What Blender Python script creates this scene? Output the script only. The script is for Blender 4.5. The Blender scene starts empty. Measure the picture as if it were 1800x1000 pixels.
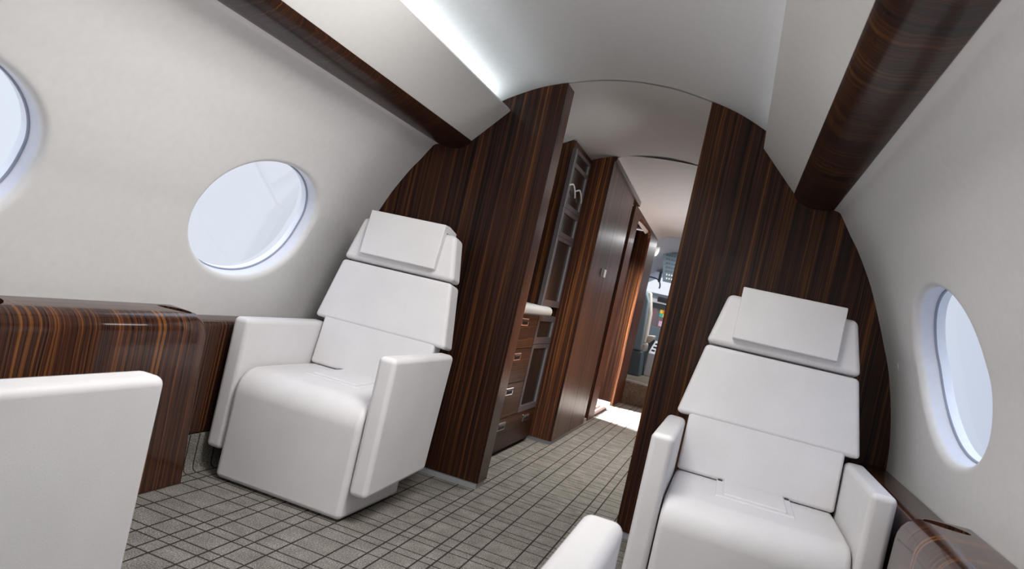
import bpy, bmesh, math
from mathutils import Vector, Matrix
C = bpy.context.scene.collection
scene = bpy.context.scene
scene.view_settings.view_transform = 'Standard'
scene.view_settings.look = 'None'

# ------------------------------------------------------------------ materials
def new_mat(name):
    m = bpy.data.materials.new(name); m.use_nodes = True
    nt = m.node_tree
    return m, nt, nt.nodes['Principled BSDF']

def setp(b, **k):
    for n, v in k.items():
        b.inputs[n.replace('_', ' ')].default_value = v

def math_node(nt, op, a, b=None, c=None):
    n = nt.nodes.new('ShaderNodeMath'); n.operation = op
    for i, v in enumerate((a, b, c)):
        if v is None: continue
        if hasattr(v, 'links'): nt.links.new(v, n.inputs[i])
        else: n.inputs[i].default_value = v
    return n.outputs[0]

def ramp(nt, fac, stops, interp='LINEAR'):
    r = nt.nodes.new('ShaderNodeValToRGB'); cr = r.color_ramp; cr.interpolation = interp
    while len(cr.elements) < len(stops): cr.elements.new(1.0)
    for e, (p, c) in zip(cr.elements, stops):
        e.position = p; e.color = (c[0], c[1], c[2], 1)
    nt.links.new(fac, r.inputs[0])
    return r.outputs[0]

def noise(nt, vec, scale, detail=3, rough=.55):
    n = nt.nodes.new('ShaderNodeTexNoise'); n.inputs['Scale'].default_value = scale
    n.inputs['Detail'].default_value = detail; n.inputs['Roughness'].default_value = rough
    if vec is not None: nt.links.new(vec, n.inputs['Vector'])
    return n.outputs[0]

def combine(nt, x, y, z):
    n = nt.nodes.new('ShaderNodeCombineXYZ')
    for i, v in enumerate((x, y, z)):
        if hasattr(v, 'links'): nt.links.new(v, n.inputs[i])
        else: n.inputs[i].default_value = v
    return n.outputs[0]

def bump(nt, b, h, strength, dist=.001):
    n = nt.nodes.new('ShaderNodeBump'); n.inputs['Strength'].default_value = strength
    n.inputs['Distance'].default_value = dist
    nt.links.new(h, n.inputs['Height']); nt.links.new(n.outputs[0], b.inputs['Normal'])

def plain(name, col, rough=.5, metal=0., spec=.5, coat=0., emit=None, estr=0.):
    m, nt, b = new_mat(name)
    tc = nt.nodes.new('ShaderNodeTexCoord')
    nz = noise(nt, tc.outputs['Object'], 40, 2)
    c = ramp(nt, nz, [(0.2, [v*.97 for v in col]), (.8, [min(1, v*1.03) for v in col])])
    nt.links.new(c, b.inputs['Base Color'])
    setp(b, Roughness=rough, Metallic=metal, Specular_IOR_Level=spec, Coat_Weight=coat)
    if emit: b.inputs['Emission Color'].default_value = (*emit, 1); b.inputs['Emission Strength'].default_value = estr
    return m

def wood(name, s, g, gain=1., warp=.004, warpscale=(3., 1.2), freq=1., rough=.22, coat=.6, spec=.5, wavy=0., coat_r=.06):
    """striped dark veneer: s = weights of x,y,z across the stripes, g = along the grain"""
    m, nt, b = new_mat(name)
    tc = nt.nodes.new('ShaderNodeTexCoord')
    sep = nt.nodes.new('ShaderNodeSeparateXYZ'); nt.links.new(tc.outputs['Object'], sep.inputs[0])
    def lin(w):
        r = None
        for i in range(3):
            if w[i] == 0: continue
            t = math_node(nt, 'MULTIPLY', sep.outputs[i], w[i])
            r = t if r is None else math_node(nt, 'ADD', r, t)
        return r
    S, G = lin(s), lin(g)
    w1 = noise(nt, combine(nt, math_node(nt, 'MULTIPLY', S, warpscale[0]), math_node(nt, 'MULTIPLY', G, warpscale[1]), 0.), 1.5, 2)
    S2 = math_node(nt, 'MULTIPLY_ADD', w1, warp*4, S)
    if wavy:
        w2 = noise(nt, combine(nt, math_node(nt, 'MULTIPLY', S, 2.2), math_node(nt, 'MULTIPLY', G, 14.), 3.), 1.6, 3, .6)
        amt = noise(nt, combine(nt, math_node(nt, 'MULTIPLY', S, 1.3), 0., 7.), 2.0, 1)
        amt = math_node(nt, 'MULTIPLY', math_node(nt, 'POWER', amt, 3.), wavy)
        S2 = math_node(nt, 'MULTIPLY_ADD', w2, amt, S2)
    n1 = noise(nt, combine(nt, math_node(nt, 'MULTIPLY', S2, 66*freq), math_node(nt, 'MULTIPLY', G, .35), 1.), 1, 3, .6)
    n2 = noise(nt, combine(nt, math_node(nt, 'MULTIPLY', S2, 210*freq), math_node(nt, 'MULTIPLY', G, .8), 5.), 1, 2, .5)
    n3 = noise(nt, combine(nt, math_node(nt, 'MULTIPLY', S2, 9*freq), math_node(nt, 'MULTIPLY', G, .3), 9.), 1, 1, .5)
    v = math_node(nt, 'ADD', math_node(nt, 'MULTIPLY', n1, .56), math_node(nt, 'MULTIPLY', n2, .44))
    v = math_node(nt, 'ADD', v, math_node(nt, 'MULTIPLY_ADD', n3, .12, -.06))
    v = math_node(nt, 'MULTIPLY_ADD', v, 1.75, -.375)
    st = [(.27, (.006, .0042, .004)), (.38, (.011, .0062, .0052)), (.44, (.036, .0135, .0078)), (.50, (.026, .0105, .007)),
          (.55, (.044, .0165, .009)), (.585, (.03, .012, .008)), (.625, (.125, .046, .012)), (.67, (.055, .02, .009)), (.73, (.15, .058, .015))]
    c = ramp(nt, v, [(p, [q*gain for q in k]) for p, k in st])
    nt.links.new(c, b.inputs['Base Color'])
    fine = noise(nt, combine(nt, math_node(nt, 'MULTIPLY', S2, 500.), math_node(nt, 'MULTIPLY', G, 8.), 0.), 1, 2)
    bump(nt, b, fine, .06, .0006)
    setp(b, Roughness=rough, Coat_Weight=coat, Coat_Roughness=coat_r, Specular_IOR_Level=spec)
    return m

def leather():
    m, nt, b = new_mat('white_leather')
    tc = nt.nodes.new('ShaderNodeTexCoord')
    n = noise(nt, tc.outputs['Object'], 6, 3)
    n2 = noise(nt, tc.outputs['Object'], 420, 2)
    v = math_node(nt, 'ADD', math_node(nt, 'MULTIPLY', n, .5), math_node(nt, 'MULTIPLY', n2, .5))
    c = ramp(nt, v, [(.3, (.655, .637, .64)), (.7, (.74, .722, .725))])
    nt.links.new(c, b.inputs['Base Color'])
    bump(nt, b, noise(nt, tc.outputs['Object'], 520, 3), .22, .0012)
    setp(b, Roughness=.48, Specular_IOR_Level=.4, Sheen_Weight=.08)
    return m

def carpet(name, lines=True, tint=(1, 1, 1)):
    m, nt, b = new_mat(name)
    tc = nt.nodes.new('ShaderNodeTexCoord')
    sep = nt.nodes.new('ShaderNodeSeparateXYZ'); nt.links.new(tc.outputs['Object'], sep.inputs[0])
    n1 = noise(nt, tc.outputs['Object'], 230, 3, .75)
    n2 = noise(nt, tc.outputs['Object'], 14, 2)
    v = math_node(nt, 'ADD', math_node(nt, 'MULTIPLY', n1, .85), math_node(nt, 'MULTIPLY', n2, .15))
    base = ramp(nt, v, [(.33, [.04*tint[0], .035*tint[1], .028*tint[2]]), (.45, [.155*tint[0], .142*tint[1], .124*tint[2]]),
                        (.56, [.26*tint[0], .242*tint[1], .217*tint[2]]), (.68, [.55*tint[0], .53*tint[1], .49*tint[2]])])
    out = base
    if lines:
        P = .4635; offs = [0, .0775, .1245, .2190, .2655, .3425]
        def band(co, origin, hw):
            f = math_node(nt, 'FRACT', math_node(nt, 'MULTIPLY', math_node(nt, 'SUBTRACT', co, origin - .02), 1/P))
            wob = noise(nt, tc.outputs['Object'], 60, 1)
            f = math_node(nt, 'ADD', f, math_node(nt, 'MULTIPLY_ADD', wob, .004, -.002))
            mx = None
            for o in offs:
                d = math_node(nt, 'ABSOLUTE', math_node(nt, 'SUBTRACT', f, (o + .02)/P))
                t = math_node(nt, 'LESS_THAN', d, hw/P)
                mx = t if mx is None else math_node(nt, 'MAXIMUM', mx, t)
            return mx
        k = math_node(nt, 'MAXIMUM', band(sep.outputs[0], -.862, .0030), math_node(nt, 'MULTIPLY', band(sep.outputs[1], 1.577, .0032), .95))
        mix = nt.nodes.new('ShaderNodeMix'); mix.data_type = 'RGBA'
        nt.links.new(math_node(nt, 'MULTIPLY', k, .93), mix.inputs['Factor'])
        nt.links.new(base, mix.inputs['A']); mix.inputs['B'].default_value = (.022, .016, .012, 1)
        out = mix.outputs['Result']
    nt.links.new(out, b.inputs['Base Color'])
    bump(nt, b, n1, .5, .004)
    setp(b, Roughness=.95, Specular_IOR_Level=.1)
    return m

def glass(name, tint=(.97, .98, 1), refl=.08):
    m = bpy.data.materials.new(name); m.use_nodes = True; nt = m.node_tree
    nt.nodes.remove(nt.nodes['Principled BSDF']); out = nt.nodes['Material Output']
    t = nt.nodes.new('ShaderNodeBsdfTransparent'); t.inputs[0].default_value = (*tint, 1)
    g = nt.nodes.new('ShaderNodeBsdfGlossy'); g.inputs['Roughness'].default_value = .02
    f = nt.nodes.new('ShaderNodeFresnel'); f.inputs[0].default_value = 1.4
    mx = nt.nodes.new('ShaderNodeMixShader')
    k = math_node(nt, 'MULTIPLY', f.outputs[0], refl*6)
    nt.links.new(k, mx.inputs[0]); nt.links.new(t.outputs[0], mx.inputs[1]); nt.links.new(g.outputs[0], mx.inputs[2])
    nt.links.new(mx.outputs[0], out.inputs[0])
    return m

M = dict(
    leather=leather(),
    wall=plain('warm_white_lining', (.70, .69, .68), .42, spec=.35),
    ceil=plain('ceiling_lining', (.68, .67, .665), .38, spec=.35),
    valance=plain('valance_lining', (.68, .665, .645), .33, spec=.5),
    carpet=carpet('woven_grid_carpet'), carpet_plain=carpet('plain_carpet', False, (.85, .80, .70)),
    w_x=wood('veneer_crosswise', (1, 0, 0), (0, 0, 1), gain=1.0, rough=.4, coat=.03, spec=.1, freq=1.2),
    w_xy=wood('veneer_upright', (1, 1, 0), (0, 0, 1), gain=1.7, rough=.35, coat=.1, spec=.2),
    w_lit=wood('veneer_upright_lit', (1, .8, 0), (0, 0, 1), gain=3.2, freq=1.35, coat=.04, rough=.4, spec=.12),  # brightened copy of the upright veneer, stronger light put into its colour
    w_edge=wood('veneer_edge', (0, 1, 0), (0, 0, 1), gain=1.5, freq=1., coat=.12, coat_r=.15, spec=.25),
    w_y=wood('veneer_console', (0, 1, 0), (.7, 0, 1), gain=1.6, freq=1.3, rough=.25, coat=.5, coat_r=.05, spec=.1, warp=.008),
    w_ledge=wood('veneer_ledge', (0, 1, 0), (.7, 0, 1), gain=1.2, freq=1.6, rough=.25, coat=.25, coat_r=.08, spec=.15),
    w_beam=wood('veneer_beam', (0, 1, 0), (1, 0, .5), gain=.85, freq=1.1, warp=.012, warpscale=(2., 4.), wavy=.35, rough=.35, coat=.12, coat_r=.12, spec=.15),
    w_z=wood('veneer_drawer', (0, 0, 1), (1, .6, 0), gain=1.2, freq=1.3, coat=.08, coat_r=.2, spec=.15, rough=.4, warp=.012, warpscale=(4., 3.)),
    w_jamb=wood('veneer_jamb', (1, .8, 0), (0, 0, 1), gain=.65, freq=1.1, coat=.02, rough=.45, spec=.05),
    w_entry=wood('veneer_entry', (.5, 1, 0), (0, 0, 1), gain=2.4, freq=1.6, rough=.45, coat=.02, spec=.1),
    w_gloss=wood('veneer_wardrobe', (.5, 1, 0), (0, 0, 1), gain=1.9, freq=1.4, rough=.35, coat=.16, coat_r=.22, spec=.15),
    dark=plain('black_gap', (.006, .005, .005), .6),
    bronze=plain('brushed_bronze_frame', (.13, .108, .118), .42, metal=.25),
    chrome=plain('polished_steel', (.75, .75, .77), .15, metal=1.),
    alu=plain('grey_kick_strip', (.33, .34, .36), .45, metal=.2),
    counter=plain('white_worktop', (.74, .73, .70), .3),
    smoke=plain('smoked_glass', (.022, .018, .016), .15, spec=.25),
    pane=glass('window_glass', refl=.03), seal=plain('grey_seal', (.26, .29, .38), .5),
    reveal=plain('window_reveal', (.66, .68, .75), .35),
    shell=plain('outer_skin', (.8, .82, .86), .5),
    grey=plain('cockpit_grey', (.34, .35, .38), .6), lgrey=plain('cockpit_light_grey', (.60, .61, .65), .6),
    blue=plain('blue_grey_upholstery', (.17, .235, .27), .75), bluedk=plain('blue_grey_dark', (.08, .125, .155), .7),
    cream=plain('cream_sheepskin', (.62, .58, .52), .9), white=plain('white_enamel', (.8, .8, .79), .4),
    panelblue=plain('panel_blue_grey', (.17, .22, .255), .6), black=plain('black_plastic', (.012, .013, .016), .4),
    lamp=plain('opal_lamp', (.8, .8, .76), .4, emit=(1, .99, .95), estr=.25),
    shine=plain('light_bar_diffuser', (.9, .9, .9), .4, emit=(.80, .78, 1.0), estr=.5),
    lens=plain('light_lens', (.9, .95, 1), .4, emit=(.85, .95, 1), estr=6.),
    tread=plain('dark_tread', (.06, .03, .022), .5), nosing=plain('white_nosing', (.8, .8, .82), .4),
    yellow=plain('screen_amber', (.5, .36, .03), .4, emit=(.9, .6, .05), estr=.45),
    teal=plain('screen_teal', (.02, .3, .28), .4, emit=(.03, .6, .5), estr=.35),
    red=plain('screen_orange', (.5, .1, .02), .4, emit=(.9, .2, .03), estr=.35),
    pink=plain('screen_pink', (.5, .34, .45), .4, emit=(.8, .55, .75), estr=.35),
    mauve=plain('screen_mauve', (.16, .09, .1), .5, emit=(.5, .33, .36), estr=.14),
)

# ------------------------------------------------------------------ mesh helpers
def finish(o, sharp=35):
    me = o.data
    for p in me.polygons: p.use_smooth = True
    me.set_sharp_from_angle(angle=math.radians(sharp))
    return o

def obj(name, bm, mat, parent=None, sharp=35, weighted=True):
    me = bpy.data.meshes.new(name)
    bmesh.ops.recalc_face_normals(bm, faces=bm.faces)
    bm.to_mesh(me); bm.free()
    me.materials.append(mat)
    o = bpy.data.objects.new(name, me); C.objects.link(o)
    if parent: o.parent = parent
    finish(o, sharp)
    if weighted:
        w = o.modifiers.new('normals', 'WEIGHTED_NORMAL'); w.keep_sharp = True
    return o

def raw(name, verts, faces, mat, parent=None, sharp=35, weighted=False):
    me = bpy.data.meshes.new(name); me.from_pydata(verts, [], faces); me.materials.append(mat)
    o = bpy.data.objects.new(name, me); C.objects.link(o)
    if parent: o.parent = parent
    return finish(o, sharp)

def tag(o, label=None, cat=None, group=None, kind=None):
    if label: o['label'] = label
    if cat: o['category'] = cat
    if group: o['group'] = group
    if kind: o['kind'] = kind
    return o

def thing(name, label, cat, loc=(0, 0, 0), rz=0, group=None):
    o = bpy.data.objects.new(name, None); C.objects.link(o)
    o.empty_display_size = .1; o.location = loc; o.rotation_euler = (0, 0, rz)
    return tag(o, label, cat, group)

def struct(o): o['kind'] = 'structure'; return o

def bev(bm, r, seg=3, ang=20):
    if r <= 0: return
    es = [e for e in bm.edges if len(e.link_faces) == 2 and e.calc_face_angle(0) > math.radians(ang)]
    bmesh.ops.bevel(bm, geom=es, offset=r, segments=seg, profile=.5, affect='EDGES', clamp_overlap=True)

def add_prism(bm, front, back):
    """closed solid between two matching polygons"""
    a = [bm.verts.new(p) for p in front]; b = [bm.verts.new(p) for p in back]
    n = len(a)
    bm.faces.new(a); bm.faces.new(b[::-1])
    for i in range(n): bm.faces.new((a[i], b[i], b[(i+1) % n], a[(i+1) % n]))

def prism(front, back, r=0, seg=3, ang=20):
    bm = bmesh.new(); add_prism(bm, front, back)
    bmesh.ops.recalc_face_normals(bm, faces=bm.faces)
    bev(bm, r, seg, ang); return bm

def add_box(bm, x0, x1, y0, y1, z0, z1):
    add_prism(bm, [(x0, y0, z0), (x1, y0, z0), (x1, y0, z1), (x0, y0, z1)], [(x0, y1, z0), (x1, y1, z0), (x1, y1, z1), (x0, y1, z1)])

def box(x0, x1, y0, y1, z0, z1, r=0, seg=2):
    bm = bmesh.new(); add_box(bm, x0, x1, y0, y1, z0, z1)
    bmesh.ops.recalc_face_normals(bm, faces=bm.faces)
    bev(bm, r, seg); return bm

def tube(pts, rad, n=10):
    bm = bmesh.new(); rings = []
    for i, p in enumerate(pts):
        p = Vector(p); d = (Vector(pts[min(i+1, len(pts)-1)]) - Vector(pts[max(i-1, 0)])).normalized()
        u = d.cross(Vector((0.3, .2, 1))).normalized(); v = d.cross(u)
        rr = rad[i] if isinstance(rad, (list, tuple)) else rad
        rings.append([bm.verts.new(p + (u*math.cos(6.28319*k/n) + v*math.sin(6.28319*k/n))*rr) for k in range(n)])
    for a, b in zip(rings, rings[1:]):
        for k in range(n): bm.faces.new((a[k], a[(k+1) % n], b[(k+1) % n], b[k]))
    bm.faces.new(rings[0]); bm.faces.new(rings[-1]); return bm

def smooth_poly(pts, n=6):
    out = []
    for i in range(len(pts)-1):
        p0 = pts[max(i-1, 0)]; p1 = pts[i]; p2 = pts[i+1]; p3 = pts[min(i+2, len(pts)-1)]
        for k in range(n):
            t = k/n
            out.append(tuple(.5*((2*b) + (-a+c)*t + (2*a-5*b+4*c-d)*t*t + (-a+3*b-3*c+d)*t**3) for a, b, c, d in zip(p0, p1, p2, p3)))
    out.append(tuple(pts[-1])); return out

# ------------------------------------------------------------------ hull section
CEIL = smooth_poly([(-.0, 1.888), (.15, 1.878), (.307, 1.845), (.42, 1.812), (.51, 1.772), (.60, 1.722), (.70, 1.648), (.80, 1.56), (.857, 1.482)], 4)
WALL = smooth_poly([(.857, 1.482), (.879, 1.4765), (.893, 1.462), (.935, 1.398), (.978, 1.337), (1.045, 1.220), (1.10, 1.095), (1.14, .995), (1.169, .920), (1.206, .778),
                    (1.228, .650), (1.235, .55), (1.230, .40), (1.20, .20), (1.13, 0.)], 5)
# arc length table of the wall
TL = [0.]
for a, b in zip(WALL, WALL[1:]): TL.append(TL[-1] + math.hypot(b[0]-a[0], b[1]-a[1]))
def wall_pt(t):
    t = max(0, min(TL[-1]-1e-6, t))
    for i in range(len(TL)-1):
        if TL[i] <= t <= TL[i+1]:
            f = (t-TL[i])/(TL[i+1]-TL[i]); a, b = WALL[i], WALL[i+1]
            return a[0]+(b[0]-a[0])*f, a[1]+(b[1]-a[1])*f
def wall_nrm(t):
    a, b = wall_pt(t-.03), wall_pt(t+.03)
    d = Vector((b[0]-a[0], b[1]-a[1])).normalized()
    return -d.y, d.x           # outward (x up) for descending profile
def t_of_z(z):
    for i in range(len(WALL)-1):
        if WALL[i+1][1] <= z <= WALL[i][1]:
            return TL[i] + (TL[i+1]-TL[i])*(WALL[i][1]-z)/(WALL[i][1]-WALL[i+1][1])
def WP(side, y, t, out=0.):
    x, z = wall_pt(t); nx, nz = wall_nrm(t)
    return (side*(x+nx*out), y, z+nz*out)

Y_AFT, Y_PART, Y_END = -2.2, 3.0, 10.0
PITCH = 1.228
T_TOP, T_BOT = t_of_z(1.30), t_of_z(.60)
TC = t_of_z(.945); HA, HB = .322, .236; LIP = .022; DEPTH = .062

def ell(k, n, grow=0., a=HA, b=HB):
    th = 2*math.pi*k/n
    p = 2.12
    c, s = math.cos(th), math.sin(th)
    r = (abs(c)**p + abs(s)**p)**(-1/p)
    return (a+grow)*c*r, (b+grow)*s*r

def build_wall(side, name, centers, door=None):
    V, F = [], []
    def grid(ys, ts):
        base = len(V)
        for y in ys:
            for t in ts: V.append(WP(side, y, t))
        nt_ = len(ts)
        for i in range(len(ys)-1):
            for j in range(nt_-1):
                a = base+i*nt_+j; F.append((a, a+1, a+nt_+1, a+nt_))
    def steps(a, b, n): return [a+(b-a)*i/n for i in range(n+1)]
    up = [t for t in TL if t < T_TOP-1e-4] + [T_TOP]
    dn = [T_BOT] + [t for t in TL if t > T_BOT+1e-4]
    y0 = centers[-1]-PITCH/2; y1 = centers[0]+PITCH/2
    ys = steps(y0, y1, 4*len(centers))
    grid(ys, up); grid(ys, dn)
    mid = steps(T_TOP, T_BOT, 16)
    allt = up[:-1] + mid + dn[1:]
    grid([Y_AFT, y0], allt)
    if door:
        grid([y1, door[0]], allt); grid([door[1], Y_END], allt)
    else: grid([y1, Y_END], allt)
    N = 96
    for c in centers:
        # rectangular cell with oval hole and rounded lip
        rings = []
        hw, ht0, ht1 = PITCH/2, TC-T_TOP, T_BOT-TC
        def slope(k): 
            e = ell(k, N); return math.atan2(e[1], e[0])
        corner = {}
        for cx_, ct_ in ((hw, ht1), (-hw, ht1), (-hw, -ht0), (hw, -ht0)):
            ca_ = math.atan2(ct_, cx_)
            corner[min(range(N), key=lambda q: abs(math.atan2(math.sin(slope(q)-ca_), math.cos(slope(q)-ca_))))] = (cx_, ct_)
        def rect(k):
            if k in corner: return corner[k]
            ex, et = ell(k, N)
            sx = hw/abs(ex) if abs(ex) > 1e-9 else 1e9
            st = (ht1 if et > 0 else ht0)/abs(et) if abs(et) > 1e-9 else 1e9
            s_ = min(sx, st); return ex*s_, et*s_
        for q in (1., .7, .42, .2, .07):
            ring = []
            for k in range(N):
                ex, et = ell(k, N, LIP); rx, rt = rect(k)
                ring.append(WP(side, c+ex+(rx-ex)*q, TC+et+(rt-et)*q))
            rings.append(ring)
        for i in range(0, 7):
            a = math.pi/2*i/6
            rings.append([WP(side, c+ell(k, N, LIP*(1-math.sin(a)))[0], TC+ell(k, N, LIP*(1-math.sin(a)))[1], LIP*(1-math.cos(a))) for k in range(N)])
        base = len(V)
        for r in rings: V.extend(r)
        for i in range(len(rings)-1):
            for k in range(N):
                a = base+i*N+k; b = base+i*N+(k+1) % N
                F.append((a, b, b+N, a+N))
    o = raw(name, V, F, M['wall'], sharp=40)
    bm = bmesh.new(); bm.from_mesh(o.data)
    bmesh.ops.remove_doubles(bm, verts=bm.verts, dist=1e-4)
    bmesh.ops.recalc_face_normals(bm, faces=bm.faces); bm.to_mesh(o.data); bm.free(); finish(o, 40)
    return struct(o)

def ring_mesh(side, c, specs, N=96, close=False):
    """specs: list of (grow, out)"""
    V, F = [], []
    for g, out in specs:
        for k in range(N):
            ex, et = ell(k, N, g); V.append(WP(side, c+ex, TC+et, out))
    for i in range(len(specs)-1):
        for k in range(N):
            a = i*N+k; b = i*N+(k+1) % N; F.append((a, b, b+N, a+N))
    if close: F.append(tuple(range((len(specs)-1)*N, len(specs)*N)))
    return V, F

def build_window(n, side, c):
    w = struct(raw('window_%d' % n, *ring_mesh(side, c, [(0, LIP), (-.003, DEPTH-.008), (-.004, DEPTH-.006)]), M['reveal']))
    raw('seal', *ring_mesh(side, c, [(-.004, DEPTH-.006), (-.006, DEPTH-.0065), (-.0075, DEPTH-.005), (-.009, DEPTH-.001), (-.009, DEPTH)]), M['seal'], w)
    # outer skin opening, a little smaller, beyond the inner pane
    raw('outer_reveal', *ring_mesh(side, c, [(-.009, DEPTH), (-.009, DEPTH+.024)]), M['shell'], w)
    raw('pane', *ring_mesh(side, c, [(-.002, DEPTH+.001), (-.15, DEPTH+.001), (-.22, DEPTH+.001)], close=True), M['pane'], w)
    return w

LC = [2.262 - PITCH*i for i in range(4)]
RC = [2.205 - PITCH*i for i in range(4)]
build_wall(-1, 'wall_left', LC, door=(5.88, 6.86))
build_wall(1, 'wall_right', RC)
n = 1
for c in LC[:4]: build_window(n, -1, c); n += 1
for c in RC[:4]: build_window(n, 1, c); n += 1

# ceiling of the cabin and the passage
def loft_ceiling(name, ys, drop, mat, prof=None):
    V, F = [], []
    P = prof or [(-x, z) for x, z in CEIL[::-1]] + CEIL[1:]
    for y, d in zip(ys, drop):
        for x, z in P: V.append((x, y, z-d))
    m_ = len(P)
    for i in range(len(ys)-1):
        for j in range(m_-1):
            a = i*m_+j; F.append((a, a+1, a+m_+1, a+m_))
    return struct(raw(name, V, F, mat, sharp=50))
loft_ceiling('ceiling_cabin', [Y_AFT, 0, 1.5, 3.06, 7.5], [0, 0, 0, 0, 0], M['ceil'])
loft_ceiling('ceiling_vestibule', [3.0, 3.02, 4.42], [.005, .004, .004], M['ceil'])
P2 = smooth_poly([(-.40, 1.76), (-.345, 1.795), (-.318, 1.822), (-.285, 1.846), (-.20, 1.862), (-.10, 1.868), (.05, 1.870), (.20, 1.862), (.30, 1.845), (.36, 1.80), (.50, 1.74)], 5)
P2h = [(x, z-.0) for x, z in P2]
loft_ceiling('ceiling_passage', [4.36, 4.40, 5.4, 6.4, 7.4], [.0, 0, .035, .068, .10], M['wall'], P2)
loft_ceiling('ceiling_cockpit', [7.4, 8.4, 9.2, 10.], [.02, .03, .12, .3], M['lgrey'])
# bulkhead header where the passage ceiling meets the cockpit
bm = bmesh.new()
add_prism(bm, [(-.62, 7.39, 1.90), (-.62, 7.39, 1.66), (-.40, 7.39, 1.70), (-.30, 7.39, 1.745), (-.1, 7.39, 1.768), (.2, 7.39, 1.762), (.36, 7.39, 1.70), (.62, 7.39, 1.64), (.62, 7.39, 1.90)],
          [(-.62, 7.42, 1.90), (-.62, 7.42, 1.66), (-.40, 7.42, 1.70), (-.30, 7.42, 1.745), (-.1, 7.42, 1.768), (.2, 7.42, 1.762), (.36, 7.42, 1.70), (.62, 7.42, 1.64), (.62, 7.42, 1.90)])
struct(obj('trim_11', bm, M['lgrey']))

# floor
struct(obj('floor', box(-1.16, 1.16, Y_AFT, 7.40, -.03, 0.), M['carpet'], weighted=False))
struct(obj('floor_cockpit', box(-1.1, 1.1, 7.38, 10.0, -.03, .222), M['carpet_plain'], weighted=False))
struct(obj('trim_12', box(-.8, .8, 7.365, 7.40, .215, .236, .004), M['alu']))
bm = bmesh.new()
full = [(-x, z) for x, z in WALL[::-1]] + [(-x, z) for x, z in CEIL[::-1]] + CEIL[1:] + WALL
add_prism(bm, [(x, Y_AFT, z) for x, z in full], [(x, Y_AFT-.05, z) for x, z in full])
struct(obj('wall_aft', bm, M['wall'], weighted=False))

# carpeted kick at the foot of the side walls (runs up from the floor)
for s, nm in ((-1, 'baseboard_left'), (1, 'baseboard_right')):
    pr = [(1.115, 0.), (1.122, .004), (1.128, .012), (1.13, .03), (1.13, .138), (1.15, .138), (1.15, 0)]
    bm = bmesh.new(); add_prism(bm, [(s*x, Y_AFT, z) for x, z in pr], [(s*x, Y_PART, z) for x, z in pr])
    struct(obj(nm, bm, M['carpet'], weighted=False))

# valance panels, veneer beams
k = 1
for s in (-1, 1):
    pr = [(.712, 1.512), (.628, 1.600), (.551, 1.682), (.556, 1.690), (.635, 1.610), (.722, 1.520)]
    bm = bmesh.new(); add_prism(bm, [(s*x, Y_AFT, z) for x, z in pr], [(s*x, Y_PART, z) for x, z in pr])
    struct(obj('trim_%d' % k, bm, M['valance'], weighted=False)); k += 1
    top = [(.702, 1.519)] + smooth_poly([(.706, 1.511), (.722, 1.493), (.75, 1.479), (.785, 1.473), (.825, 1.474), (.858, 1.480)], 5) + [(.866, 1.492), (.80, 1.56)]
    bm = bmesh.new(); add_prism(bm, [(s*x, Y_AFT, z) for x, z in top], [(s*x, Y_PART, z) for x, z in top])
    struct(obj('trim_%d' % k, bm, M['w_beam'], sharp=50, weighted=False)); k += 1

# forward partitions
def partition(s, name):
    out = [(.312, .028)]
    out += [(.312, 1.842)] + [(x, z-.001) for x, z in CEIL if x > .33 and x < .86]
    out += [(x, z) for x, z in WALL if z > .56 and x > .86] + [(1.236, .55), (1.238, .50), (1.232, .40), (1.20, .2), (1.13, .028)]
    f = [(s*x, Y_PART, z) for x, z in out]; b = [(s*x, Y_PART+.118, z) for x, z in out]
    bm = bmesh.new(); add_prism(bm, f, b)
    o = obj(name, bm, M['w_x'], weighted=False, sharp=30)
    o.data.materials.append(M['w_edge'])
    for p in o.data.polygons:
        if abs(p.normal.x) > .9 and abs(p.center.x) < .32: p.material_index = 1
    struct(o)
    st = obj('kick_strip', box(min(s*.318, s*1.12), max(s*.318, s*1.12), Y_PART+.004, Y_PART+.112, 0, .028), M['alu'], o)
partition(-1, 'wall_forward_left'); partition(1, 'wall_forward_right')

# ------------------------------------------------------------------ armchair
A = math.radians(9.1); sa, ca = math.sin(A), math.cos(A)
def BK(x, h, n): return (x, .445 + h*sa + n*ca, .412 + h*ca - n*sa)

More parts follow.
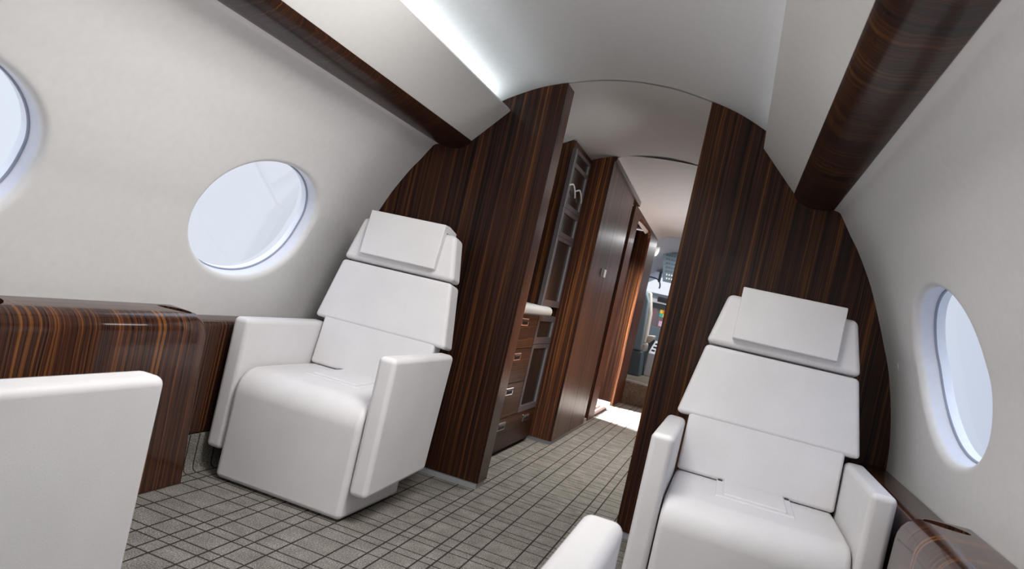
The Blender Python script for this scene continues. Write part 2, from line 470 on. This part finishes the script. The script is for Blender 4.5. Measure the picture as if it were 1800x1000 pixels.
def make_chair(name, label, loc, rz, recline=False):
    t = thing(name, label, 'armchair', loc, rz, 'white leather club armchairs')
    L = M['leather']
    # seat box with rounded nose
    pr = [(.004, .004), (0, .02), (0, .318)]
    for i in range(1, 9):
        a = math.pi/2*i/8; pr.append((.095-.095*math.cos(a), .318+.095*math.sin(a)))
    pr += [(.30, .4135), (.52, .410), (.52, .13), (.445, .12), (.445, .004)]
    hw = .2635
    bm = bmesh.new(); add_prism(bm, [(-hw, y, z) for y, z in pr], [(hw, y, z) for y, z in pr])
    bmesh.ops.recalc_face_normals(bm, faces=bm.faces)
    es = [e for e in bm.edges if e.calc_face_angle(0) > math.radians(60)]
    bmesh.ops.bevel(bm, geom=es, offset=.020, segments=5, profile=.5, affect='EDGES')
    obj('seat', bm, L, t, sharp=45)
    # buckle flap let into the rear of the seat
    bm = box(-.122, .122, .205, .46, .39, .4185, .006, 3)
    b2 = box(-.098, .098, .222, .46, .39, .4255, .006, 3)
    me = bpy.data.meshes.new('t'); b2.to_mesh(me); b2.free(); bm.from_mesh(me); bpy.data.meshes.remove(me)
    obj('buckle_flap', bm, L, t)
    for s in (-1, 1):
        obj('belt_slot', box(s*.110-.008, s*.110+.008, .432, .46, .40, .4205, .003), M['dark'], t)
    # arm slabs
    for s in (-1, 1):
        pr2 = [(.010, .098), (.010, .586), (.532, .586), (.488, .118)]
        x0, x1 = sorted((s*.268, s*.338))
        bm = prism([(x0, y, z) for y, z in pr2], [(x1, y, z) for y, z in pr2], .019, 5)
        obj('armrest', bm, L, t, sharp=60)
    bk = []
    def slab(nm, w0, w1, h0, h1, n0, n1, r, puff=0.):
        f = [BK(-w0, h0, n0), BK(w0, h0, n0), BK(w1, h1, n0), BK(-w1, h1, n0)]
        b = [BK(-w0*.985, h0, n1), BK(w0*.985, h0, n1), BK(w1*.985, h1, n1), BK(-w1*.985, h1, n1)]
        o = obj(nm, prism(f, b, r, 5), L, t, sharp=60); bk.append(o); return o
    slab('lower_back_cushion', .262, .262, .004, .240, .003, .09, .012)
    slab('upper_back_cushion', .308, .259, .1985, .463, -.001, .105, .015)
    slab('headrest', .262, .220, .471, .662, 0, .10, .019)
    pl = [(.500, -.030), (.690, -.034), (.696, .02), (.690, .10), (.640, .107), (.640, .098), (.664, .094), (.664, 0.), (.500, 0.)]
    w = .176
    bm = bmesh.new(); add_prism(bm, [BK(-w, h, n_) for h, n_ in pl], [BK(w, h, n_) for h, n_ in pl])
    bmesh.ops.recalc_face_normals(bm, faces=bm.faces); bev(bm, .0115, 4, 40)
    bk.append(obj('headrest_pillow', bm, L, t, sharp=60))
    if recline:      # back folded down behind the seat
        mt = Matrix.Translation((0, .46, .44)) @ Matrix.Rotation(-math.radians(72), 4, 'X') @ Matrix.Translation((0, -.46, -.44))
        for o in bk: o.data.transform(mt)
    return t

make_chair('armchair', 'white leather armchair beside the left oval window, its back to the left wood partition', (-.772, 2.168, 0), 0)
make_chair('armchair', 'white leather armchair facing the viewer by the right wall window, back to the wood partition', (.772, 2.168, 0), 0)
make_chair('armchair', 'white armchair cut off by the left edge, its armrest hiding part of the wood console', (-.772, 1.176, 0), math.pi)
make_chair('armchair', 'white armchair showing only one rounded armrest end at the bottom edge by the aisle', (.772, 1.186, 0), math.pi, recline=True)

# ------------------------------------------------------------------ side ledges and consoles
def cut(o, cutter):
    md = o.modifiers.new('cut', 'BOOLEAN'); md.object = cutter; md.operation = 'DIFFERENCE'; md.solver = 'EXACT'
    dg = bpy.context.evaluated_depsgraph_get(); dg.update()
    me = bpy.data.meshes.new_from_object(o.evaluated_get(dg)); o.modifiers.clear()
    old = o.data; o.data = me; bpy.data.meshes.remove(old)
    me_ = cutter.data; bpy.data.objects.remove(cutter); bpy.data.meshes.remove(me_)
    for p in o.data.polygons: p.use_smooth = True
    o.data.set_sharp_from_angle(angle=math.radians(40))

def ledge(s, y1, label):
    pr = [(1.132, .145), (1.130, .16), (1.130, .535)]
    for i in range(1, 6):
        a = math.pi/2*i/5; pr.append((1.152-.022*math.cos(a), .535+.022*math.sin(a)))
    pr += [(1.226, .559), (1.222, .42), (1.180, .145)]
    global k
    bm = bmesh.new(); add_prism(bm, [(s*x, Y_AFT, z) for x, z in pr], [(s*x, 1.23, z) for x, z in pr])
    struct(obj('trim_%d' % k, bm, M['w_ledge'], sharp=50, weighted=False)); k += 1
    bm = bmesh.new(); add_prism(bm, [(s*x, y1+.003, z) for x, z in pr], [(s*x, 2.998, z) for x, z in pr])
    tag(obj('side_ledge', bm, M['w_ledge'], sharp=50, weighted=False), label, 'ledge', 'wood side ledges')
ledge(-1, 2.040, 'narrow dark wood ledge on the left wall between the long console and the wood partition')
ledge(1, 2.055, 'narrow dark wood ledge on the right wall beside the right armchair')

def console(s, y0, y1, label):
    t = thing('side_console', label, 'console', (s*1.14, (y0+y1)/2, 0), 0, 'wood side consoles')
    hy = (y1-y0)/2
    # section through the unit (x distance from centre line, z), rounded ends by shrinking rings
    def ring(e):
        # e: inset from the end, with rounding radius R
        return e
    R = .055
    prof = [(1.063, 0.), (1.070, .20), (1.079, .40), (1.082, .52)]
    for i in range(1, 8):
        a = math.pi/2*i/7; prof.append((1.082+.062*(1-math.cos(a)), .522+.064*math.sin(a)))
    prof += [(1.18, .5885), (1.229, .590)]
    stations = [(-hy, R)]
    for i in range(0, 9):
        a = math.pi/2*i/8; stations.append((-hy+R*(1-math.cos(a)), R*(1-math.sin(a))))
    stations = stations[1:]
    st = stations + [(-y, d) for y, d in stations[::-1]]
    bm = bmesh.new(); rings = []
    for y, d in st:
        r = []
        for x, z in prof:
            zz = z - d*max(0, min(1, (z-.40)/.15))*.75
            xx = x + d*.45*max(0, min(1, z/.3))*.5
            r.append(bm.verts.new((s*min(xx, 1.229)-s*1.14, y, zz)))
        rings.append(r)
    m_ = len(prof)
    for a, b in zip(rings, rings[1:]):
        for j in range(m_-1): bm.faces.new((a[j], a[j+1], b[j+1], b[j]))
        bm.faces.new((a[m_-1], a[0], b[0], b[m_-1]))
    bm.faces.new(rings[0]); bm.faces.new(rings[-1])
    body = obj('body', bm, M['w_y'], t, sharp=60, weighted=False)
    for sy in (-1, 1):
        cx, cy = s*.028, sy*(hy-.092)
        N = 40; rot = math.radians(-42*s*sy) if True else 0
        def op(k, g, z):
            a = 2*math.pi*k/N; ex, ey = (.054+g)*math.cos(a), (.026+g)*math.sin(a)
            return (cx+ex*math.cos(rot)-ey*math.sin(rot), cy+ex*math.sin(rot)+ey*math.cos(rot), z)
        bm = bmesh.new(); add_prism(bm, [op(k, 0, .50) for k in range(N)], [op(k, 0, .70) for k in range(N)])
        c = obj('cutter', bm, M['dark'], weighted=False); c.location = t.location
        bpy.context.view_layer.update()
        cut(body, c)
        V = [op(k, .0, .570) for k in range(N)] + [op(k, -.002, .571) for k in range(N)] + [op(k, -.004, .512) for k in range(N)]
        F = [(i*N+k, i*N+(k+1) % N, (i+1)*N+(k+1) % N, (i+1)*N+k) for i in range(2) for k in range(N)] + [tuple(range(2*N, 3*N))]
        raw('cup_holder', V, F, M['dark'], t)
console(-1, 1.235, 2.040, 'glossy striped wood console with two oval cup recesses under the left windows')
console(1, 1.235, 2.055, 'glossy striped wood console with oval cup recess at the right wall, lower right corner')

# ------------------------------------------------------------------ galley on the left of the passage
G = thing('galley_cabinet', 'dark wood galley cabinet with bronze framed glass doors and drawers, behind the left partition', 'cabinet', (-.45, 3.73, 0))
def gx(o): o.location = (.45, -3.73, 0); return o
gx(obj('carcass', box(-1.0, -.470, 3.125, 4.335, .03, .785), M['w_xy'], G))
gx(obj('hutch', prism([(-1.0, 3.842, .842), (-.452, 3.842, .842), (-.452, 3.842, 1.786), (-1.0, 3.842, 1.52)][::1], [(-1.0, 4.335, .842), (-.452, 4.335, .842), (-.452, 4.335, 1.780), (-1.0, 4.335, 1.52)]), M['w_xy'], G))
gx(obj('plinth', box(-1.0, -.475, 3.13, 4.33, 0, .03), M['dark'], G))
def drawer(y0, y1, z0, z1, handles):
    d = gx(obj('drawer', box(-.470, -.450, y0+.0015, y1-.0015, z0+.0015, z1-.0015, .0015, 1), M['w_z'], G))
    for hy in handles:
        h = obj('handle', box(-.452, -.4455, hy-.062, hy+.062, z1-.064, z1-.022, .002, 1), M['chrome'], d)
        obj('recess', box(-.4456, -.4448, hy-.053, hy+.053, z1-.058, z1-.040), M['dark'], h)
        obj('grip', box(-.4456, -.4425, hy-.053, hy+.053, z1-.040, z1-.028, .001, 1), M['bronze'], h)
drawer(3.13, 3.893, .595, .784, [3.635]); drawer(3.13, 3.893, .405, .595, [3.635])
drawer(3.13, 3.893, .213, .405, [3.635]); drawer(3.13, 4.285, .030, .213, [3.635, 4.10])
def gdoor(y0, y1, z0, z1, xb, xf, panes, fr=.032):
    """bronze frame with smoked panes: panes = list of (z0,z1)"""
    bm = bmesh.new()
    add_box(bm, xb, xf, y0, y0+fr, z0, z1); add_box(bm, xb, xf, y1-fr, y1, z0, z1)
    zs = [z0] + [v for p in panes for v in p] + [z1]
    for a, b in zip(zs[0::2], zs[1::2]): add_box(bm, xb, xf, y0+fr, y1-fr, a, b)
    d = gx(obj('door', bm, M['bronze'], G, weighted=False))
    for a, b in panes:
        p = obj('pane', box(xb+.004, xf-.008, y0+fr, y1-fr, a, b), M['smoke'], d)
        w = .004
        obj('bright_edge', box(xf-.008, xf+.0005, y1-fr-w, y1-fr, a, b), M['alu'], p, weighted=False)
        obj('bright_edge', box(xf-.008, xf+.0005, y0+fr, y0+fr+w*.6, a, b), M['alu'], p, weighted=False)
    if z0 > .8: obj('edge_trim', box(xf-.001, xf+.0015, y0-.001, y0+.004, z0, z1), M['alu'], d, weighted=False)
    return d
d1 = gdoor(3.815, 4.215, 1.407, 1.737, -.452, -.428, [(1.435, 1.640), (1.664, 1.718)])
for hy in (3.86, 4.035):
    pts = smooth_poly([(-.424, hy-.05, 1.528), (-.418, hy, 1.543), (-.418, hy+.05, 1.530), (-.420, hy+.10, 1.505), (-.423, hy+.125, 1.488)], 5)
    obj('hook', tube(pts, .0045, 8), M['white'], d1)
gdoor(3.815, 4.215, 1.245, 1.405, -.452, -.428, [(1.272, 1.378)])
gdoor(3.815, 4.215, .842, 1.243, -.452, -.428, [(.880, 1.222)])
gdoor(3.896, 4.285, .617, .784, -.470, -.448, [(.655, .752)])
gdoor(3.896, 4.285, .216, .614, -.470, -.448, [(.252, .590)])
# white worktop with bullnose
pr = [(-1.0, .786), (-.418, .786), (-.404, .790), (-.396, .800), (-.394, .815), (-.398, .829), (-.410, .839), (-.43, .842), (-1.0, .842)]
bm = bmesh.new(); add_prism(bm, [(x, 3.125, z) for x, z in pr], [(x, 3.955, z) for x, z in pr])
tag(obj('worktop', bm, M['counter'], sharp=60), 'white rounded worktop end sticking out over the galley drawers', 'worktop')

# wardrobe forward of the galley
W = thing('wardrobe', 'tall dark wood wardrobe with small steel latch lining the aisle beyond the galley', 'wardrobe', (-.45, 5.0, 0))
def wx(o): o.location = (.45, -5.0, 0); return o
tops = [(-1.0, 1.50), (-.62, 1.72), (-.45, 1.802), (-.38, 1.822), (-.332, 1.832)]
f = [(-.332, 4.34, .022), (-1.0, 4.34, .022)] + [(x, 4.34, z) for x, z in tops]
b = [(-.332, 5.34, .022), (-1.0, 5.34, .022)] + [(x, 5.34, z-.042) for x, z in tops]
wx(obj('carcass', prism(f, b), M['w_lit'], W, weighted=False))
wx(obj('kick_strip', box(-.95, -.322, 4.345, 5.34, 0, .022), M['alu'], W, weighted=False))
def wpanel(nm, y0, y1, z0, dz0, dz1):
    f = [(-.332, y0, z0), (-.317, y0, z0), (-.317, y0, 1.832-dz0), (-.332, y0, 1.832-dz0)]
    b_ = [(-.332, y1, z0), (-.317, y1, z0), (-.317, y1, 1.832-dz1), (-.332, y1, 1.832-dz1)]
    return wx(obj(nm, prism(f, b_), M['w_gloss'], W, weighted=False))
wpanel('side_panel', 4.34, 4.425, .022, .0, .004)
d = wpanel('door', 4.429, 4.832, .022, .022, .030)
hd = obj('latch', box(-.318, -.309, 4.70, 4.825, 1.105, 1.160, .003), M['alu'], d)
obj('latch_grip', box(-.309, -.305, 4.766, 4.823, 1.106, 1.159, .001, 1), M['nosing'], hd)
obj('latch_tongue', box(-.309, -.3075, 4.705, 4.755, 1.108, 1.157), M['bronze'], hd)
wpanel('door', 4.836, 5.235, .022, .030, .042)
wpanel('side_panel', 5.239, 5.335, .022, .042, .046)
f = [(-.334, 4.345, 1.80), (-.306, 4.345, 1.812), (-.306, 4.345, 1.836), (-.334, 4.345, 1.836)]
b = [(-.334, 5.61, 1.742), (-.306, 5.61, 1.742), (-.306, 5.61, 1.780), (-.334, 5.61, 1.780)]
wx(obj('top_trim', prism(f, b), M['w_edge'], W, weighted=False))
wx(obj('recess_panel', box(-.47, -.42, 5.34, 5.775, .02, 1.79), M['w_edge'], W, weighted=False))
wx(obj('recess_head', box(-.42, -.334, 5.345, 5.607, 1.745, 1.79), M['w_edge'], W, weighted=False))
wx(obj('recess_floor_trim', box(-.42, -.345, 5.342, 5.605, .0, .02), M['alu'], W, weighted=False))

# entry doorway: veneer wall with round-topped opening on the left
def arch_wall():
    x0, x1 = -.365, -.338
    ya, yb = 5.61, 7.385; da, db = 5.885, 6.83; zt = 1.700; r = .10
    def top(y): return 1.776 - (y-5.61)*.018
    arc = [(da, zt-r)] + [(da+r-r*math.cos(math.pi/2*i/6), zt-r+r*math.sin(math.pi/2*i/6)) for i in range(1, 7)] \
        + [(db-r+r*math.sin(math.pi/2*i/6), zt-r+r*math.cos(math.pi/2*i/6)) for i in range(0, 7)]
    bm = bmesh.new()
    cols = [(ya, 0.), (da, 0.)]
    pairs = [((ya, 0.), (ya, top(ya))), ((da, 0.), (da, top(da)))]
    strips = [pairs, [(p, (p[0], top(p[0]))) for p in arc], [((db, 0.), (db, top(db))), ((yb, 0.), (yb, top(yb)))]]
    for st in strips:
        for (l0, u0), (l1, u1) in zip(st, st[1:]):
            if abs(l1[0]-l0[0]) < 1e-6: continue
            add_prism(bm, [(x0, *l0), (x0, *l1), (x0, *u1), (x0, *u0)], [(x1, *l0), (x1, *l1), (x1, *u1), (x1, *u0)])
    bmesh.ops.remove_doubles(bm, verts=bm.verts, dist=1e-5)
    return bm
struct(obj('wall_entry', arch_wall(), M['w_entry'], weighted=False))
# entry jambs running outboard
struct(obj('wall_entry_jamb_forward', box(-1.05, -.366, 6.85, 7.385, .028, 1.80), M['w_jamb'], weighted=False))
struct(obj('baseboard_entry', box(-1.05, -.355, 6.838, 7.0, 0, .028), M['nosing'], weighted=False))
struct(obj('wall_entry_header', box(-1.05, -.366, 5.885, 6.834, 1.708, 1.80), M['w_edge'], weighted=False))
tag(obj('light_bar', box(-.80, -.372, 6.835, 6.849, 1.701, 1.711), M['shine']), 'thin lilac light bar across the head of the arched entry recess', 'light')
struct(obj('wall_entry_jamb_aft', box(-1.05, -.372, 5.78, 5.884, 0, 1.76), M['w_gloss'], weighted=False))
# boarding steps outside the doorway
S = thing('boarding_steps', 'dark brown boarding steps with white edges down outside the arched entry doorway', 'steps', (-.42, 6.4, 0))
S.location = (-.42, 6.3, 0)
for a, b in ((-.345, -.374), (-.388, -.417), (-.431, -.460), (-.48, -.60), (-.63, -.75)):
    obj('tread', box(b+.42, a+.42, -.40, .22, .001, .016, .001), M['tread'], S)
for a, b in ((-.3745, -.3875), (-.4175, -.4305), (-.4605, -.4795), (-.601, -.629)):
    obj('nosing', box(b+.42, a+.42, -.40, .22, .001, .016, .001), M['nosing'], S)

# starboard side of the passage (dark veneer)
struct(obj('wall_passage_right', box(.46, .50, 3.118, 7.38, 0, 1.74), M['w_gloss'], weighted=False))

# ------------------------------------------------------------------ cockpit
P = thing('pilot_seat', 'blue grey pilot seat with cream back cover and folded armrest in the cockpit', 'seat', (-.42, 8.3, .222))
def lx(o, p=(-.42, 8.3, .222)): o.location = (-p[0], -p[1], -p[2]); return o
lx(obj('base', prism([(-.62, 8.15, .222), (-.31, 8.15, .222), (-.335, 8.15, .50), (-.62, 8.15, .50)], [(-.62, 8.6, .222), (-.31, 8.6, .222), (-.335, 8.6, .50), (-.62, 8.6, .50)], .01), M['bluedk'], P))
lx(obj('backrest', prism([(-.66, 8.15, .51), (-.342, 8.15, .51), (-.392, 8.22, 1.08), (-.45, 8.22, 1.20), (-.60, 8.22, 1.20), (-.66, 8.22, 1.08)],
                         [(-.66, 8.27, .51), (-.350, 8.27, .51), (-.385, 8.32, 1.08), (-.44, 8.32, 1.20), (-.60, 8.32, 1.20), (-.66, 8.32, 1.08)], .02, 3), M['blue'], P))
lx(obj('back_cover', prism([(-.64, 8.272, .52), (-.328, 8.272, .60), (-.345, 8.30, .95), (-.40, 8.31, 1.19), (-.60, 8.31, 1.19)],
                           [(-.64, 8.38, .52), (-.318, 8.38, .60), (-.335, 8.40, .95), (-.39, 8.40, 1.19), (-.60, 8.40, 1.19)], .018, 3), M['cream'], P))
lx(obj('seat_cushion', box(-.64, -.34, 8.38, 8.75, .48, .60, .03, 3), M['cream'], P))
lx(obj('armrest', prism([(-.325, 8.30, .60), (-.265, 8.30, .67), (-.262, 8.30, .705), (-.325, 8.30, .70)], [(-.325, 8.6, .60), (-.265, 8.6, .67), (-.262, 8.6, .705), (-.325, 8.6, .70)], .012), M['cream'], P))

Q = thing('centre_pedestal', 'white cockpit centre pedestal with dark switches beside the pilot seat', 'console', (-.2, 8.75, .222))
q = (-.2, 8.75, .222)
lx(obj('body', prism([(-.30, 8.5, .222), (-.06, 8.5, .222), (-.06, 8.5, .50), (-.30, 8.5, .50)], [(-.30, 9.0, .222), (-.06, 9.0, .222), (-.06, 9.0, .64), (-.30, 9.0, .64)], .012), M['lgrey'], Q), q)
for i in range(3):
    for j in range(3):
        y = 8.56+i*.13; z = .50+(y-8.5)*.28
        lx(obj('switch', box(-.275+j*.075, -.235+j*.075, y, y+.05, z-.005, z+.022, .004, 1), M['black'], Q), q)

I = thing('instrument_panel', 'blue grey cockpit instrument panel with coloured screens under the windshield', 'instrument panel', (-.3, 9.4, .75))
q = (-.3, 9.4, .75)
lx(obj('panel', box(-.80, .8, 9.42, 9.55, .78, 1.14), M['panelblue'], I), q)
lx(obj('lower_shelf', box(-.80, .8, 9.38, 9.55, .62, .80, .01), M['panelblue'], I), q)
lx(obj('glareshield', prism([(-.85, 9.30, 1.10), (.85, 9.30, 1.10), (.85, 9.30, 1.145), (-.85, 9.30, 1.145)], [(-.85, 9.55, 1.19), (.85, 9.55, 1.19), (.85, 9.55, 1.235), (-.85, 9.55, 1.235)], .008), M['lgrey'], I), q)
lx(obj('top_deck', prism([(-.85, 9.34, 1.15), (.85, 9.34, 1.15), (.85, 9.34, 1.19), (-.85, 9.34, 1.19)], [(-.85, 9.75, 1.20), (.85, 9.75, 1.20), (.85, 9.75, 1.235), (-.85, 9.75, 1.235)]), M['panelblue'], I), q)
lx(obj('guidance_unit', box(-.415, -.2, 9.285, 9.31, 1.125, 1.19, .006), M['black'], I), q)
for x0, x1 in ((-.485, -.398), (-.372, -.22), (-.20, -.05), (.02, .17)):
    sc = lx(obj('screen', box(x0, x1, 9.405, 9.421, .795, 1.035, .004, 1), M['mauve'], I), q)
    if x0 == -.372:
        for (a0, a1, b0, b1, mt) in ((x0+.01, x0+.045, .985, 1.03, 'yellow'), (x0+.045, x1-.01, .985, 1.03, 'red'), (x0+.01, x0+.055, .94, .982, 'teal'), (x0+.055, x1-.01, .94, .982, 'yellow'), (x0+.025, x0+.07, .82, .885, 'pink')):
            obj('screen_field', box(a0, a1, 9.400, 9.406, b0, b1), M[mt], sc)
for x in (-.505,):
    lx(obj('yoke_handle', tube(smooth_poly([(x, 9.28, .88), (x-.005, 9.25, .95), (x+.015, 9.25, 1.03), (x+.03, 9.27, 1.06)], 4), .012, 8), M['grey'], I), q)

# windshield with its frame, cockpit front wall, overhead panel, lamp, visor rod
f = struct(obj('window_9', box(-.90, .9, 9.70, 9.715, 1.20, 1.56), M['pane'], weighted=False))
bm = bmesh.new()
add_box(bm, -.95, .95, 9.64, 9.72, 1.525, 1.565); add_box(bm, -.95, .95, 9.64, 9.72, 1.15, 1.205)
obj('window_frame', bm, M['grey'], f, weighted=False)
bm = bmesh.new(); add_box(bm, -.505, -.478, 9.62, 9.70, 1.39, 1.53)
obj('centre_post', bm, M['bluedk'], f, weighted=False)
struct(obj('wall_cockpit_front', box(-1.3, 1.3, 9.72, 9.76, .2, 1.20), M['grey'], weighted=False))
struct(obj('wall_cockpit_brow', prism([(-1.2, 8.9, 1.84), (1.2, 8.9, 1.84), (1.2, 8.9, 1.86), (-1.2, 8.9, 1.86)], [(-1.2, 9.72, 1.545), (1.2, 9.72, 1.545), (1.2, 9.72, 1.60), (-1.2, 9.72, 1.60)]), M['lgrey'], weighted=False))
struct(obj('wall_cockpit_left', box(-1.15, -.70, 7.42, 9.7, .22, 1.72), M['lgrey'], weighted=False))
tag(obj('grab_rail', tube(smooth_poly([(-.66, 9.55, 1.425), (-.56, 9.52, 1.425), (-.49, 9.5, 1.41), (-.458, 9.5, 1.37), (-.448, 9.5, 1.33), (-.452, 9.5, 1.30)], 5), .010, 8), M['bluedk']),
    'curved dark grab rail hanging before the bright cockpit windshield', 'rail')
O = thing('overhead_panel', 'blue grey overhead switch panel with rows of switches above the cockpit windshield', 'switch panel', (-.25, 9.0, 1.7))
q = (-.25, 9.0, 1.7)
lx(obj('panel', prism([(-.455, 8.92, 1.825), (.1, 8.92, 1.825), (.1, 8.95, 1.845), (-.455, 8.95, 1.845)], [(-.385, 9.10, 1.38), (.1, 9.10, 1.38), (.1, 9.13, 1.40), (-.385, 9.13, 1.40)]), M['panelblue'], O, weighted=False), q)
for i in range(9):
    for j in range(4):
        u = (i+.6)/9.6; z = 1.825-u*.445; y = 8.92+u*.18; x = -.425+u*.07+.02+j*.032
        lx(obj('switch', box(x-.007, x+.007, y-.012, y+.004, z-.010, z+.010), M['white'] if i >= 7 else M['bluedk'], O, weighted=False), q)
bm = bmesh.new(); bmesh.ops.create_uvsphere(bm, u_segments=24, v_segments=14, radius=1)
bmesh.ops.scale(bm, vec=(.045, .03, .10), verts=bm.verts); bmesh.ops.translate(bm, vec=(-.492, 8.6, 1.728), verts=bm.verts)
tag(obj('cockpit_lamp', bm, M['lamp'], weighted=False), 'white oval lamp high on the cockpit wall past the entry', 'lamp')
struct(obj('wall_cockpit_pillar', box(-.66, -.47, 8.61, 8.66, .9, 1.80), M['lgrey'], weighted=False)) if False else None

# ------------------------------------------------------------------ light
def area(name, loc, rot, sx, sy, power, col=(1, 1, 1), spread=180):
    l = bpy.data.lights.new(name, 'AREA'); l.shape = 'RECTANGLE'; l.size = sx; l.size_y = sy
    l.energy = power; l.color = col; l.spread = math.radians(spread)
    o = bpy.data.objects.new(name, l); C.objects.link(o); o.location = loc; o.rotation_euler = rot
    return o
R_ = math.radians
# cove strips behind the valances, washing the ceiling
area('cove_light_left', (-.640, .46, 1.640), (0, R_(180+38), 0), .03, 4.9, 11, (.84, .95, 1))
area('cove_light_right', (.640, .46, 1.640), (0, R_(180-38), 0), .03, 4.9, 2.0, (.88, .95, 1))
# cabin down light and two added fills
area('down_light_seats', (.05, 1.66, 1.82), (0, R_(15), 0), .7, .45, 25, (1, .985, .97), 160)
area('cabin_fill_up', (-.1, .05, .68), (0, R_(180-14), 0), .7, .7, 19, (1, .985, .97))  # unseen, added to lift the ceiling and valances
area('cabin_fill_aft', (.6, -2.0, 1.1), (R_(90), 0, R_(26)), 1.1, 1.3, 19, (1, .985, .97))  # unseen soft fill added behind the camera
# passage and cockpit
area('passage_fill_down', (.12, 4.6, 1.78), (0, 0, 0), .2, 2.4, 16, (1, .985, .94), 85)  # added overhead fill to brighten the passage floor
area('worktop_fill', (.41, 3.5, 1.60), (0, R_(62), 0), .2, .4, 2.6, (1, .98, .97), 120)  # added fill, hidden behind the right partition, brightens the worktop
area('entry_daylight', (-2.3, 6.35, 1.7), (0, R_(-62), 0), .8, .8, 180, (.97, .98, 1), 50)
area('passage_fill_up', (.28, 5.7, .55), (R_(180), 0, 0), .2, 1.6, 5, (1, .99, 1), 120)  # added mid-air fill, no fitting here, lifts the passage ceiling
area('cockpit_light', (0, 8.4, 1.74), (0, 0, 0), .6, .5, 17, (.97, .98, 1))

w = bpy.data.worlds.new('sky'); scene.world = w; w.use_nodes = True
nt = w.node_tree; bg = nt.nodes['Background']
tc = nt.nodes.new('ShaderNodeTexCoord'); sep = nt.nodes.new('ShaderNodeSeparateXYZ'); nt.links.new(tc.outputs['Generated'], sep.inputs[0])
fx = math_node(nt, 'MULTIPLY_ADD', sep.outputs[0], .5, .5)
side = ramp(nt, fx, [(.15, (.79, .845, .94)), (.5, (.93, .95, .99)), (.69, (.51, .585, .73))])
up = ramp(nt, math_node(nt, 'MULTIPLY', sep.outputs[2], 1.), [(.12, (1, 1, 1)), (.5, (2.0, 2.1, 2.3))])
mx = nt.nodes.new('ShaderNodeMix'); mx.data_type = 'RGBA'; mx.blend_type = 'MULTIPLY'; mx.inputs['Factor'].default_value = 1
nt.links.new(side, mx.inputs['A']); nt.links.new(up, mx.inputs['B'])
nt.links.new(mx.outputs['Result'], bg.inputs[0]); bg.inputs[1].default_value = 1.0

# ------------------------------------------------------------------ camera
cam = bpy.data.cameras.new('camera'); co = bpy.data.objects.new('camera', cam); C.objects.link(co)
cam.sensor_width = 36; cam.lens = 1250/1800*36; cam.clip_start = .02
th, ro = R_(17.8), R_(12.85)
fwd = Vector((-math.sin(th), math.cos(th), 0)); rgt = Vector((math.cos(th), math.sin(th), 0)); upv = Vector((0, 0, 1))
# photo verticals lean right at the top: roll the camera counter-clockwise about its axis
rr = rgt*math.cos(ro) + upv*math.sin(ro); uu = upv*math.cos(ro) - rgt*math.sin(ro)
m = Matrix((rr, uu, -fwd)).transposed().to_4x4(); m.translation = Vector((.602, 0, .92))
co.matrix_world = m
cam.dof.use_dof = True; cam.dof.focus_distance = 2.7; cam.dof.aperture_fstop = 6.3
scene.camera = co
